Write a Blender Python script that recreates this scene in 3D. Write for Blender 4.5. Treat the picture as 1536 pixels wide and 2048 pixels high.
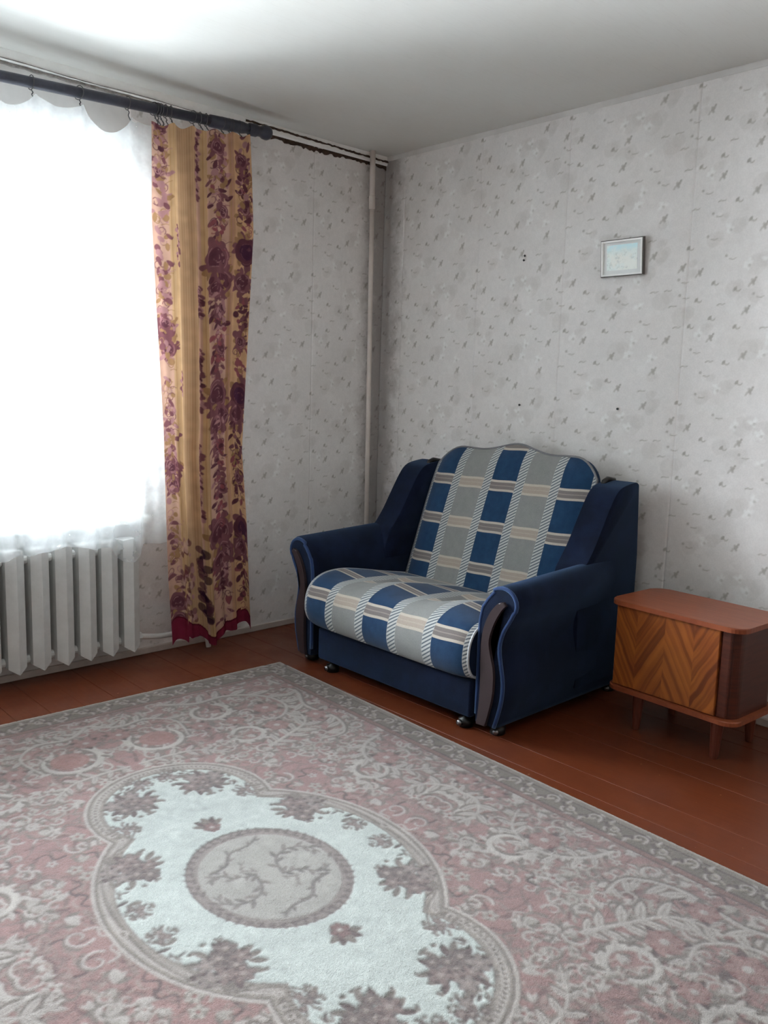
import bpy, bmesh, math, random
import numpy as np
from mathutils import Vector, Matrix

# ------------------------------------------------------------------ reset
for o in list(bpy.data.objects): bpy.data.objects.remove(o)
sc = bpy.context.scene
COL = sc.collection
PI = math.pi

# ------------------------------------------------------------------ camera (full frame 1536 x 2048)
CX, CY, CZ = -3.2678, -3.5389, 1.2623
YAW, PIT, ROL, FPX = 0.75511, -0.14497, 0.0298, 1689.96
fw = Vector((math.cos(PIT)*math.sin(YAW), math.cos(PIT)*math.cos(YAW), math.sin(PIT)))
rt = Vector((math.cos(YAW), -math.sin(YAW), 0)); up = rt.cross(fw)
r2 = rt*math.cos(ROL) + up*math.sin(ROL); u2 = -rt*math.sin(ROL) + up*math.cos(ROL)
cam_d = bpy.data.cameras.new('camera'); cam = bpy.data.objects.new('camera', cam_d); COL.objects.link(cam)
M3 = Matrix((r2, u2, -fw)).transposed()
cam.matrix_world = Matrix.Translation((CX, CY, CZ)) @ M3.to_4x4()
cam_d.sensor_fit = 'VERTICAL'; cam_d.sensor_height = 36; cam_d.sensor_width = 27
cam_d.lens = FPX*36/2048; cam_d.clip_start = .02
sc.camera = cam

# ------------------------------------------------------------------ world: bright overcast daylight
SKY = 58.0
w = bpy.data.worlds.new('overcast'); sc.world = w; w.use_nodes = True
bg = w.node_tree.nodes['Background']; bg.inputs[0].default_value = (.87, .95, 1.0, 1); bg.inputs[1].default_value = SKY
# light portal in the window opening (guides sampling of the daylight, gives off nothing itself)
WX0, WX1, WZ0, WZ1 = -3.55, -1.492, .665, 2.205
pl = bpy.data.lights.new('window_portal', 'AREA'); pl.shape = 'RECTANGLE'
pl.size = WX1-WX0; pl.size_y = WZ1-WZ0; pl.cycles.is_portal = True
po = bpy.data.objects.new('window_portal', pl); COL.objects.link(po)
po.location = ((WX0+WX1)/2, .195, (WZ0+WZ1)/2); po.rotation_euler = (-PI/2, 0, 0)
vs = sc.view_settings
vs.view_transform = 'Standard'; vs.look = 'None'; vs.gamma = 1; vs.use_curve_mapping = False
vs.exposure = 0.18
try:
    sc.cycles.max_bounces = 14; sc.cycles.diffuse_bounces = 8; sc.cycles.transparent_max_bounces = 12
except Exception: pass

# ------------------------------------------------------------------ helpers
def lin(c):
    return tuple(((v/255)/12.92 if v/255 <= .04045 else ((v/255+.055)/1.055)**2.4) for v in c)
def tag(o, label=None, cat=None, group=None, kind=None):
    if label: o['label'] = label
    if cat: o['category'] = cat
    if group: o['group'] = group
    if kind: o['kind'] = kind
    return o
def empty(name, loc, rz=0):
    o = bpy.data.objects.new(name, None); COL.objects.link(o); o.location = loc; o.rotation_euler = (0, 0, rz)
    o.empty_display_size = .05
    return o
def link(name, me, mat, parent=None, smooth=False):
    o = bpy.data.objects.new(name, me); COL.objects.link(o)
    if mat is not None and not me.materials:
        for m in (mat if isinstance(mat, (list, tuple)) else [mat]): me.materials.append(m)
    if smooth: me.polygons.foreach_set('use_smooth', [True]*len(me.polygons))
    if parent: o.parent = parent
    return o
def obj(name, bm, mat, parent=None, smooth=False):
    bmesh.ops.recalc_face_normals(bm, faces=bm.faces[:])
    me = bpy.data.meshes.new(name); bm.to_mesh(me); bm.free()
    return link(name, me, mat, parent, smooth)
def box(bm, x0, x1, y0, y1, z0, z1, bev=0, seg=2):
    r = bmesh.ops.create_cube(bm, size=1)
    for v in r['verts']:
        v.co = Vector((x0+(v.co.x+.5)*(x1-x0), y0+(v.co.y+.5)*(y1-y0), z0+(v.co.z+.5)*(z1-z0)))
    if bev:
        es = list({e for v in r['verts'] for e in v.link_edges})
        bmesh.ops.bevel(bm, geom=es, offset=bev, segments=seg, affect='EDGES', profile=.5)
    return bm
def NB(): return bmesh.new()
def prism(bm, pts, axis, a, b):
    """extrude a 2-D polygon along an axis (x|y|z); pts are the other two coords in order"""
    def P(p, t):
        return {'x': (t, p[0], p[1]), 'y': (p[0], t, p[1]), 'z': (p[0], p[1], t)}[axis]
    A = [bm.verts.new(P(p, a)) for p in pts]; B = [bm.verts.new(P(p, b)) for p in pts]
    n = len(pts)
    fs = [bm.faces.new(A), bm.faces.new(B[::-1])]
    for i in range(n): fs.append(bm.faces.new((A[i], A[(i+1) % n], B[(i+1) % n], B[i])))
    return A, B, fs
def bevel_caps(bm, vs, off, seg=2):
    S = set(vs); es = [e for e in bm.edges if e.verts[0] in S and e.verts[1] in S]
    bmesh.ops.bevel(bm, geom=es, offset=off, segments=seg, affect='EDGES', profile=.5, clamp_overlap=True)
def rrect(cx, cy, w_, d, r, n=6):
    out = []
    for sx, sy, a0 in ((1, 1, 0), (-1, 1, PI/2), (-1, -1, PI), (1, -1, 1.5*PI)):
        for k in range(n+1):
            a = a0+PI/2*k/n
            out.append((cx+sx*(w_/2-r)+r*math.cos(a), cy+sy*(d/2-r)+r*math.sin(a)))
    return out
def tube(bm, pts, r, seg=10, caps=True):
    pts = [Vector(p) for p in pts]; n = len(pts); rings = []
    rr = r if isinstance(r, (list, tuple)) else [r]*n
    prev = None
    for i, p in enumerate(pts):
        d = (pts[min(i+1, n-1)]-pts[max(i-1, 0)]).normalized()
        if prev is None:
            a = Vector((0, 0, 1)) if abs(d.z) < .9 else Vector((1, 0, 0))
            x = d.cross(a).normalized()
        else:
            x = (prev-d*prev.dot(d)).normalized()
        prev = x; y = d.cross(x)
        rings.append([bm.verts.new(p+(x*math.cos(2*PI*k/seg)+y*math.sin(2*PI*k/seg))*rr[i]) for k in range(seg)])
    for i in range(n-1):
        for k in range(seg):
            bm.faces.new((rings[i][k], rings[i][(k+1) % seg], rings[i+1][(k+1) % seg], rings[i+1][k]))
    if caps: bm.faces.new(rings[0][::-1]); bm.faces.new(rings[-1])
def spline(pts, n=8):
    P = [np.array(p, float) for p in pts]; out = []
    for i in range(len(P)-1):
        p0 = P[max(i-1, 0)]; p1 = P[i]; p2 = P[i+1]; p3 = P[min(i+2, len(P)-1)]
        for k in range(n):
            t = k/n
            out.append(.5*(2*p1+(p2-p0)*t+(2*p0-5*p1+4*p2-p3)*t*t+(-p0+3*p1-3*p2+p3)*t**3))
    out.append(P[-1]); return out
def grid_mesh(name, V, nx, ny, col=None, uv=None, closed_u=False):
    """V: (ny, nx, 3) array -> quad grid"""
    V = np.ascontiguousarray(V, dtype=np.float32)
    me = bpy.data.meshes.new(name)
    me.vertices.add(nx*ny); me.vertices.foreach_set('co', V.reshape(-1))
    idx = np.arange(nx*ny).reshape(ny, nx)
    q = np.stack([idx[:-1, :-1], idx[:-1, 1:], idx[1:, 1:], idx[1:, :-1]], -1).reshape(-1, 4)
    me.loops.add(q.size); me.loops.foreach_set('vertex_index', q.reshape(-1).astype(np.int32))
    me.polygons.add(len(q)); me.polygons.foreach_set('loop_start', np.arange(0, q.size, 4, dtype=np.int32))
    me.update(calc_edges=True)
    if col is not None:
        at = me.color_attributes.new('Col', 'FLOAT_COLOR', 'POINT')
        c4 = np.ones((nx*ny, 4), np.float32); c4[:, :3] = col.reshape(-1, 3); at.data.foreach_set('color', c4.reshape(-1))
    if uv is not None:
        l = me.uv_layers.new(name='UVMap'); l.data.foreach_set('uv', uv.reshape(-1, 2)[q.reshape(-1)].astype(np.float32).reshape(-1))
    me.polygons.foreach_set('use_smooth', np.ones(len(q), bool))
    return me

# ------------------------------------------------------------------ node helper
class NT:
    def __init__(s, name):
        s.m = bpy.data.materials.new(name); s.m.use_nodes = True; s.t = s.m.node_tree
        s.b = s.t.nodes['Principled BSDF']; s.out = s.t.nodes['Material Output']
    def set(s, sock, v):
        if v is None: return
        if isinstance(v, bpy.types.NodeSocket): s.t.links.new(v, sock)
        elif isinstance(v, (tuple, list)) and len(v) == 3 and sock.type == 'RGBA': sock.default_value = (*v, 1)
        else: sock.default_value = v
    def n(s, typ, out=0, ins=None, **pr):
        nd = s.t.nodes.new(typ)
        for k, v in pr.items(): setattr(nd, k, v)
        for k, v in (ins or {}).items(): s.set(nd.inputs[k], v)
        return nd.outputs[out]
    def ma(s, op, a, b=None, c=None):
        nd = s.t.nodes.new('ShaderNodeMath'); nd.operation = op
        for i, v in enumerate((a, b, c)): s.set(nd.inputs[i], v)
        return nd.outputs[0]
    def mix(s, f, a, b, mode='MIX'):
        nd = s.t.nodes.new('ShaderNodeMix'); nd.data_type = 'RGBA'; nd.blend_type = mode
        s.set(nd.inputs[0], f); s.set(nd.inputs[6], a); s.set(nd.inputs[7], b)
        return nd.outputs[2]
    def ramp(s, f, lo, hi, a=0., b=1., smooth=True):
        return s.n('ShaderNodeMapRange', 0, {0: f, 1: lo, 2: hi, 3: a, 4: b}, interpolation_type='SMOOTHSTEP' if smooth else 'LINEAR')
    def noise(s, scale, detail=3, rough=.5, vec=None, out=0, dist=0):
        return s.n('ShaderNodeTexNoise', out, {'Vector': vec, 'Scale': scale, 'Detail': detail, 'Roughness': rough, 'Distortion': dist})
    def pos(s): return s.n('ShaderNodeNewGeometry', 0)
    def objc(s): return s.n('ShaderNodeTexCoord', 3)
    def xyz(s, v):
        nd = s.t.nodes.new('ShaderNodeSeparateXYZ'); s.set(nd.inputs[0], v); return nd.outputs
    def comb(s, x, y, z): return s.n('ShaderNodeCombineXYZ', 0, {0: x, 1: y, 2: z})
    def bump(s, h, st=.3, d=.01): return s.n('ShaderNodeBump', 0, {'Strength': st, 'Distance': d, 'Height': h})
    def fin(s, col=None, rough=.6, spec=.3, normal=None, metal=0., **k):
        s.set(s.b.inputs['Base Color'], col); s.set(s.b.inputs['Roughness'], rough)
        s.set(s.b.inputs['Specular IOR Level'], spec); s.set(s.b.inputs['Metallic'], metal); s.set(s.b.inputs['Normal'], normal)
        for a, v in k.items(): s.set(s.b.inputs[a], v)
        return s.m
def plain(name, rgb, rough=.6, spec=.3, metal=0., var=.08, scale=14, bump=0.):
    t = NT(name); c = lin(rgb); n = t.noise(scale, 4, .6, t.objc())
    f = t.ramp(n, .3, .7, 1-var, 1+var)
    col = t.mix(1., c, t.comb(f, f, f), 'MULTIPLY')
    nm = t.bump(t.noise(scale*6, 4, .6, t.objc()), bump, .004) if bump else None
    return t.fin(col, rough, spec, nm, metal)

# ------------------------------------------------------------------ little paint engine for woven / printed designs
class Art:
    def __init__(s, w_, h, res, base, wrapx=False, wrapy=False):
        s.w, s.h, s.res = w_, h, res; s.nx = int(round(w_/res))+1; s.ny = int(round(h/res))+1
        s.C = np.empty((s.ny, s.nx, 3), np.float32); s.C[:] = lin(base); s.wx, s.wy = wrapx, wrapy
        s.X = np.arange(s.nx, dtype=np.float32)*res; s.Y = np.arange(s.ny, dtype=np.float32)*res
    def _dab(s, x, y, r, c, a):
        R = r+s.res; i0 = max(int((x-R)/s.res), 0); i1 = min(int((x+R)/s.res)+2, s.nx)
        j0 = max(int((y-R)/s.res), 0); j1 = min(int((y+R)/s.res)+2, s.ny)
        if i0 >= i1 or j0 >= j1: return
        d = np.hypot(s.X[None, i0:i1]-x, s.Y[j0:j1, None]-y)
        m = np.clip((r-d)/s.res+.5, 0, 1)[..., None]*a
        W = s.C[j0:j1, i0:i1]; W += (np.array(c, np.float32)-W)*m
    def dab(s, x, y, r, c, a=1.):
        xs = [x]+([x-s.w, x+s.w] if s.wx else []); ys = [y]+([y-s.h, y+s.h] if s.wy else [])
        for xx in xs:
            if xx < -r-s.res or xx > s.w+r+s.res: continue
            for yy in ys: s._dab(xx, yy, r, c, a)
    def stroke(s, pts, w0, w1, col, a=1., sp=.5):
        c = lin(col); P = np.array(pts, float); seg = np.hypot(*np.diff(P, axis=0).T); L = seg.sum()
        if L == 0: return
        cum = np.r_[0, np.cumsum(seg)]; st = max(min(w0, w1, .02)*sp, s.res*.7); n = max(int(L/st), 2)
        t = np.linspace(0, L, n); x = np.interp(t, cum, P[:, 0]); y = np.interp(t, cum, P[:, 1])
        for k in range(n): s.dab(x[k], y[k], (w0+(w1-w0)*k/(n-1))/2, c, a)
    def leaf(s, x, y, l, wd, ang, col, a=1.):
        c = lin(col); n = max(int(l/max(s.res, wd*.2)), 4)
        for k in range(n+1):
            t = k/n; r = wd/2*math.sin(PI*min(.06+t*.94, 1))**.8
            s.dab(x+l*t*math.cos(ang), y+l*t*math.sin(ang), max(r, s.res*.4), c, a)
    def spiral(s, x, y, r0, r1, a0, turns, w0, w1, col, a=1.):
        n = int(24*abs(turns))+4
        pts = [(x+(r0+(r1-r0)*k/n)*math.cos(a0+2*PI*turns*k/n), y+(r0+(r1-r0)*k/n)*math.sin(a0+2*PI*turns*k/n)) for k in range(n+1)]
        s.stroke(pts, w0, w1, col, a); return pts
    def rosette(s, x, y, R, n, pet, core, dark, rot=0.):
        s.dab(x, y, R*.95, lin(dark), .85)
        for k in range(n):
            a = rot+2*PI*k/n; s.leaf(x+R*.2*math.cos(a), y+R*.2*math.sin(a), R*.85, R*.6, a, pet)
        s.dab(x, y, R*.26, lin(core))
    def noise(s, rng, amp, cells):
        """smooth random value noise, multiplies the colour"""
        gx, gy = int(s.w*cells)+2, int(s.h*cells)+2
        g = rng.normal(0, 1, (gy+1, gx+1)); u = s.X*cells; v = s.Y*cells
        i = np.clip(u.astype(int), 0, gx-1); j = np.clip(v.astype(int), 0, gy-1); fu = (u-i)[None, :]; fv = (v-j)[:, None]
        fu = fu*fu*(3-2*fu); fv = fv*fv*(3-2*fv)
        z = (g[j][:, i]*(1-fu)+g[j][:, i+1]*fu)*(1-fv)+(g[j+1][:, i]*(1-fu)+g[j+1][:, i+1]*fu)*fv
        s.C *= (1+amp*z)[..., None].clip(.3, 2)

# ------------------------------------------------------------------ shared materials
def attr_mat(name, rough=.8, spec=.2, noise_sc=300, noise_amt=.1, bump=.3, sheen=0., dist=.004):
    t = NT(name); c = t.n('ShaderNodeAttribute', 0, attribute_name='Col')
    n = t.noise(noise_sc, 2, .6, t.pos()); f = t.ramp(n, .25, .75, 1-noise_amt, 1+noise_amt)
    col = t.mix(1., c, t.comb(f, f, f), 'MULTIPLY')
    return t, col, t.bump(n, bump, dist), rough, spec, sheen

# wallpaper with grime gathered in the corner behind the pipe
t, col, nm, *_ = attr_mat('wallpaper', noise_sc=160, noise_amt=.035, bump=.12)
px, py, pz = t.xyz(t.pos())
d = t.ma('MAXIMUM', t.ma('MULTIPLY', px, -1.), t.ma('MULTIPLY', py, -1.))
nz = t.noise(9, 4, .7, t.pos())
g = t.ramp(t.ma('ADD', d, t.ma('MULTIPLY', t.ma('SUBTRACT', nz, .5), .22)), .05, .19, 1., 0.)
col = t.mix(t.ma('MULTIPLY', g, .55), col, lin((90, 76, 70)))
big = t.noise(1.6, 4, .6, t.pos()); col = t.mix(t.ramp(big, .45, .75, 0., .16), col, lin((160, 146, 130)))
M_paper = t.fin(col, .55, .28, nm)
M_plaster = plain('plaster_wall', (214, 212, 210), .8, .15, var=.08, scale=5, bump=.2)
M_cornice = plain('plaster_cornice', (244, 244, 242), .7, .2, var=.05, scale=9, bump=.2)
t = NT('ceiling_paint'); p = t.pos()
mp = t.n('ShaderNodeMapping', 0, {'Vector': p, 'Rotation': (0, 0, .0), 'Scale': (4, 60, 1)})
s_ = t.noise(3, 5, .7, mp); s2 = t.noise(2.2, 4, .6, p)
c = t.mix(t.ramp(s_, .5, .72, 0., .10), lin((216, 216, 212)), lin((160, 154, 144)))
c = t.mix(t.ramp(s2, .4, .75, 0., .18), c, lin((200, 193, 182)))
M_ceil = t.fin(c, .7, .2, t.bump(s_, .15, .003))
M_white_metal = plain('white_gloss_paint', (200, 200, 198), .4, .45, var=.05, scale=20)
M_pipe = plain('old_pipe_paint', (205, 195, 188), .4, .4, var=.06, scale=12)
M_sill = plain('white_sill_paint', (222, 224, 222), .4, .4, var=.04)
M_grime = plain('sooty_wallpaper_edge', (74, 60, 52), .9, .1, var=.35, scale=40)
M_grey_edge = plain('dusty_grey_edge', (140, 136, 132), .9, .1, var=.3, scale=40)
M_rod = plain('dark_rod_lacquer', (62, 64, 76), .35, .4, var=.15, scale=30)
M_wire = plain('dull_steel_wire', (92, 92, 94), .4, .5, .8)
M_black = plain('black_plastic', (14, 14, 17), .35, .45)
M_chrome = plain('castor_metal', (150, 150, 155), .25, .5, .9)

# ------------------------------------------------------------------ floor: painted boards running along the plain wall
HZ = 2.5
X0, X1, Y0, Y1 = -4.95, 0., -5.3, 0.
f_bm = NB(); box(f_bm, X0-.3, X1+.3, Y0-.3, Y1+.3, -.2, -.021)
floor = tag(obj('floor', f_bm, plain('subfloor', (40, 24, 18), .8, .1)), 'reddish-brown painted wooden plank floor of the room', 'floor', kind='structure')
t = NT('brown_floor_paint'); p = t.pos(); rnd = t.n('ShaderNodeObjectInfo', 5)
mp = t.n('ShaderNodeMapping', 0, {'Vector': p, 'Scale': (30, 2.0, 1)})
gr = t.noise(2.5, 5, .65, mp); wr = t.noise(3.2, 4, .6, p); sp = t.noise(38, 2, .5, p)
c = t.mix(gr, lin((86, 38, 22)), lin((110, 54, 28)))
c = t.mix(t.ramp(rnd, 0, 1, 0., .3), c, lin((104, 54, 34)))
c = t.mix(t.ramp(wr, .5, .75, 0., .35), c, lin((82, 42, 32)))
c = t.mix(t.ramp(sp, .74, .78, 0., .8), c, lin((150, 112, 84)))
M_floor = t.fin(c, t.ramp(wr, .3, .7, .30, .46), .42, t.bump(gr, .12, .003))
bw = .1292
pb = NB(); box(pb, -bw/2+.0005, bw/2-.0005, Y0, Y1, -.022, 0, .0007, 1)
pme = bpy.data.meshes.new('floor_board'); bmesh.ops.recalc_face_normals(pb, faces=pb.faces[:]); pb.to_mesh(pme); pb.free()
k = 0; x = -bw/2
while x > X0:
    o = link('floor_board', pme, M_floor, floor); o.location = (x, 0, -.0006*((k*7) % 3)); x -= bw; k += 1

# ------------------------------------------------------------------ ceiling and walls
b = NB(); box(b, X0-.3, X1+.3, Y0-.3, Y1+.3, HZ, HZ+.2)
tag(obj('ceiling', b, M_ceil), 'whitewashed ceiling with faint streaks', 'ceiling', kind='structure')
b = NB(); box(b, 0, .25, Y0-.3, Y1+.3, -.02, HZ)
wall_r = tag(obj('wall_right', b, M_plaster), 'papered wall behind the armchair with small leaf pattern', 'wall', kind='structure')
b = NB()
for a in ((X0-.3, WX0, 0, .2, -.02, HZ), (WX1, 0, 0, .2, -.02, HZ), (WX0, WX1, 0, .2, -.02, WZ0-.03), (WX0, WX1, 0, .2, WZ1, HZ)): box(b, *a)
wall_l = tag(obj('wall_left', b, M_plaster), 'window wall with patterned wallpaper beside the curtain', 'wall', kind='structure')
b = NB(); box(b, X0-.25, X0, Y0-.3, Y1, -.02, HZ); tag(obj('wall_side', b, plain('side_wall_paint', (168, 162, 154), .8, .15)), 'plain beige side wall opposite the picture wall', 'wall', kind='structure')
b = NB(); box(b, X0, X1, Y0-.25, Y0, -.02, HZ); tag(obj('wall_back', b, plain('beige_back_wall', (170, 160, 150), .8, .15)), 'plain beige wall opposite the window', 'wall', kind='structure')

# wallpaper design: leaves, hooks, squiggles and pale blossoms, drop repeat
PW, PH = .555, .62
rng = np.random.default_rng(5); rnd_ = random.Random(11)
A = Art(PW, PH*4, .0042, (228, 225, 224))
def motif(fn):
    for k in range(-1, 5):
        for dx in (-PW, 0, PW): fn(dx, k*PH)
TAU = (176, 172, 167); TAU2 = (180, 176, 170); PALE = (240, 240, 239)
spots = []
while len(spots) < 46:
    q = (rnd_.random()*PW, rnd_.random()*PH)
    if all(min(abs(q[0]-s[0]), PW-abs(q[0]-s[0]))**2+min(abs(q[1]-s[1]), PH-abs(q[1]-s[1]))**2 > .052**2 for s in spots): spots.append(q)
for i in range(34):       # soft tonal clouds
    x, y, r = rnd_.random()*PW, rnd_.random()*PH, .015+.03*rnd_.random(); c_ = (206, 202, 199) if i % 2 else (232, 230, 229)
    motif(lambda dx, dy: (A.dab(x+dx, y+dy, r, lin(c_), .3), A.dab(x+dx+r*.7, y+dy+r*.4, r*.7, lin(c_), .3)))
for i, (x, y) in enumerate(spots):
    k = i % 5
    if k == 0:
        a = rnd_.uniform(.6, 1.4)
        motif(lambda dx, dy: ([A.dab(x+dx+ax, y+dy+ay, r_, lin(c_), al) for ax, ay, r_, c_, al in ((0, 0, .0072, TAU, .9), (.006, .007, .006, TAU, .9), (-.003, .009, .005, TAU2, .8), (.004, -.008, .0045, TAU, .8), (.011, .016, .0042, (162, 158, 152), .9), (-.010, -.006, .005, TAU2, .6), (-.014, -.013, .004, TAU2, .7))]))
    elif k == 1:
        motif(lambda dx, dy: A.stroke(spline([(x+dx, y+dy), (x+dx+.010, y+dy+.004), (x+dx+.019, y+dy+.001), (x+dx+.030, y+dy+.004)], 4), .0045, .003, TAU2))
    elif k == 2:
        motif(lambda dx, dy: (A.leaf(x+dx, y+dy, .017, .012, .9, TAU), A.stroke([(x+dx+.018+.009*math.cos(q), y+dy+.006+.009*math.sin(q)) for q in np.linspace(3.3, 5.9, 9)], .005, .004, TAU2)))
    elif k == 3:
        def bl(dx, dy):
            for q in range(5):
                a = q*1.1+.4+.35*math.sin(q*3+i); A.leaf(x+dx+.004*math.cos(a), y+dy+.004*math.sin(a), .010+.012*((q*7+i) % 3)/2, .015, a, PALE, .35)
            A.dab(x+dx+.004, y+dy-.006, .006, lin(TAU2), .5)
        motif(bl)
    else:
        motif(lambda dx, dy: (A.stroke(spline([(x+dx, y+dy), (x+dx+.014, y+dy-.003), (x+dx+.026, y+dy+.001)], 4), .004, .0028, TAU2), A.dab(x+dx-.014, y+dy+.012, .0055, lin(TAU), .8)))
A.noise(rng, .02, 9); A.noise(rng, .015, 60)
PHT = A.h
V = np.zeros((A.ny, A.nx, 3)); V[..., 0] = A.X[None, :]/PW; V[..., 2] = A.Y[:, None]
# one sheet of unit width, edges turned in to the wall
V[:, 0, 1] = V[:, -1, 1] = .0025
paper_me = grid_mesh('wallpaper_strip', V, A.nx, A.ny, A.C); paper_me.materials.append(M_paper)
def paper(parent, p0, p1, z0, z1, wall, flip=False, crop=None):
    """strip between p0 (nearer the corner) and p1 along a wall"""
    me = paper_me
    if crop:
        i1 = int(A.nx*crop[1]); j1 = int(A.ny*min((z1-z0)/PHT, 1))
        VV = V[:j1, :i1].copy(); VV[..., 0] /= VV[0, -1, 0]; VV[:, -1, 1] = .0025
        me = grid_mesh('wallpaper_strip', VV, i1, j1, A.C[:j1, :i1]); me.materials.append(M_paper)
        o = link('wallpaper_strip', me, None, parent); sz = (z1-z0)/VV[-1, 0, 2]
    else:
        o = link('wallpaper_strip', me, None, parent); sz = (z1-z0)/PHT
    if wall == 'R':
        o.location = (-.0025, p0, z0); o.rotation_euler = (0, 0, -PI/2); o.scale = (p0-p1, 1, sz)
    else:
        o.location = (p1, -.0025, z0); o.scale = (p0-p1, 1, sz)
    return o
ZT = 2.452
seam = [0, -.158, -.692, -1.204, -1.806, -2.36, -2.915, -3.47, -4.025, -4.58, -5.135]
paper(wall_r, 0, seam[1], .03, HZ-.018, 'R', crop=(0, .29))
for a, b_ in zip(seam[1:-1], seam[2:]): paper(wall_r, a, b_, .03, HZ-.018, 'R')
paper(wall_l, 0, -.49, .03, ZT, 'L'); paper(wall_l, -.49, -1.03, .03, ZT, 'L'); paper(wall_l, -1.03, WX1-.001, .03, ZT, 'L', crop=(0, .84))
paper(wall_l, WX0+.001, -4.0, .03, ZT, 'L'); paper(wall_l, -4.0, -4.45, .03, ZT, 'L'); paper(wall_l, -4.45, -4.95, .03, ZT, 'L')
# nails left in the picture wall
for y, z in ((-.986, 1.897), (-.982, 1.877), (-1.0, 1.204), (-1.533, 1.205)):
    b = NB(); tube(b, [(.0, 0, 0), (-.008, 0, 0), (-.0085, 0, 0), (-.011, 0, 0)], [.0022, .0022, .0055, .0045], 8)
    o = obj('nail', b, M_black, wall_r); o.location = (-.001, y, z)

# cornice strip over the window wall, soiled paper edge, skirting
def wavy_strip(bm, x0, x1, zc, h, y0, y1, seed, n=70):
    r = random.Random(seed); A_, B_ = [], []
    for i in range(n+1):
        x = x0+(x1-x0)*i/n; z = zc(x)
        A_.append((x, z+h/2+r.uniform(-.25, .25)*h)); B_.append((x, z-h/2+r.uniform(-.3, .3)*h))
    vs = [[bm.verts.new((p[0], y, p[1])) for p in L] for L in (A_, B_) for y in (y0, y1)]
    for i in range(n):
        bm.faces.new((vs[1][i], vs[1][i+1], vs[3][i+1], vs[3][i])); bm.faces.new((vs[0][i], vs[0][i+1], vs[1][i+1], vs[1][i]))
        bm.faces.new((vs[3][i], vs[3][i+1], vs[2][i+1], vs[2][i]))
b = NB(); prism(b, [(0, 2.456), (-.012, 2.456), (-.016, 2.462), (-.02, HZ), (0, HZ)], 'x', X0, -.0)
trim1 = tag(obj('trim_1', b, M_cornice), 'white plaster strip under the ceiling along the window wall', 'trim', kind='structure')
b = NB(); wavy_strip(b, -.92, -.0, lambda x: 2.449-.004*math.sin(x*9), .020, -.0, -.007, 3); obj('soiled_edge', b, M_grime, trim1)
b = NB(); wavy_strip(b, -.92, -.0, lambda x: 2.486-.012*(x+.92)/.92, .008, -.012, -.0225, 4); obj('crack', b, M_grime, trim1)
b = NB(); wavy_strip(b, X0, -.92, lambda x: 2.450, .008, -.0, -.0135, 5, 160); obj('soiled_edge', b, M_grey_edge, trim1)
b = NB(); wavy_strip(b, X0, -.92, lambda x: 2.463+.002*math.sin(x*12), .0025, -.010, -.0195, 6, 160); obj('crack', b, M_grey_edge, trim1)
b = NB(); prism(b, [(0, HZ-.022), (-.006, HZ-.022), (-.010, HZ-.004), (-.010, HZ), (0, HZ)], 'y', Y0, -.02)
tag(obj('trim_2', b, M_plaster), 'thin pale strip under the ceiling along the picture wall', 'trim', kind='structure')
b = NB(); box(b, X0, 0, -.012, 0, 0, .032, .003, 1)
tag(obj('baseboard_left', b, plain('skirting_paint', (186, 176, 170), .6, .2)), 'low painted skirting strip at the foot of the window wall', 'baseboard', kind='structure')
b = NB(); box(b, -.012, 0, Y0, -.012, 0, .032, .003, 1)
tag(obj('baseboard_right', b, bpy.data.materials['skirting_paint']), 'low painted skirting strip at the foot of the picture wall', 'baseboard', kind='structure')

# ------------------------------------------------------------------ window
win = tag(empty('window_1', ((WX0+WX1)/2, .12, WZ0)), 'large bright white-framed window behind the net curtain', 'window', kind='structure')
def wpart(name, bm, mat):
    for v in bm.verts: v.co -= Vector(win.location)
    return obj(name, bm, mat, win)
def bar_frame(bm, x0, x1, y0, y1, z0, z1, t):
    box(bm, x0, x0+t, y0, y1, z0, z1, .004, 1); box(bm, x1-t, x1, y0, y1, z0, z1, .004, 1)
    box(bm, x0+t, x1-t, y0, y1, z0, z0+t, .004, 1); box(bm, x0+t, x1-t, y0, y1, z1-t, z1, .004, 1)
b = NB(); bar_frame(b, WX0+.001, WX1-.001, .09, .15, WZ0+.001, WZ1-.001, .05)
xms = (WX0+.64, WX1-.72)
for xm in xms: box(b, xm-.028, xm+.028, .092, .148, WZ0+.051, WZ1-.051, .004, 1)
wpart('window_frame', b, M_white_metal)
t = NT('window_glass'); gl = t.n('ShaderNodeBsdfGlossy', 0, {'Roughness': .02}); tr = t.n('ShaderNodeBsdfTransparent', 0)
lw = t.n('ShaderNodeFresnel', 0, {'IOR': 1.45})
mx = t.n('ShaderNodeMixShader', 0, {0: lw, 1: tr, 2: gl}); t.t.links.new(mx, t.out.inputs[0]); M_glass = t.m
for (a, c_, z0, z1) in ((WX0+.053, xms[0]-.03, WZ0+.053, WZ1-.053), (xms[0]+.03, xms[1]-.03, WZ0+.053, WZ1-.053), (xms[1]+.03, WX1-.053, WZ0+.053, 1.80), (xms[1]+.03, WX1-.053, 1.805, WZ1-.053)):
    b = NB(); bar_frame(b, a, c_, .094, .142, z0, z1, .04); s_o = wpart('sash', b, M_white_metal)
    b = NB(); box(b, a+.04, c_-.04, .117, .121, z0+.04, z1-.04)
    for v in b.verts: v.co -= Vector(win.location)
    obj('pane', b, M_glass, s_o)
b = NB(); box(b, -3.6, -1.443, -.075, .09, WZ0-.035, WZ0, .008, 2); wpart('window_sill', b, M_sill)

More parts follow.
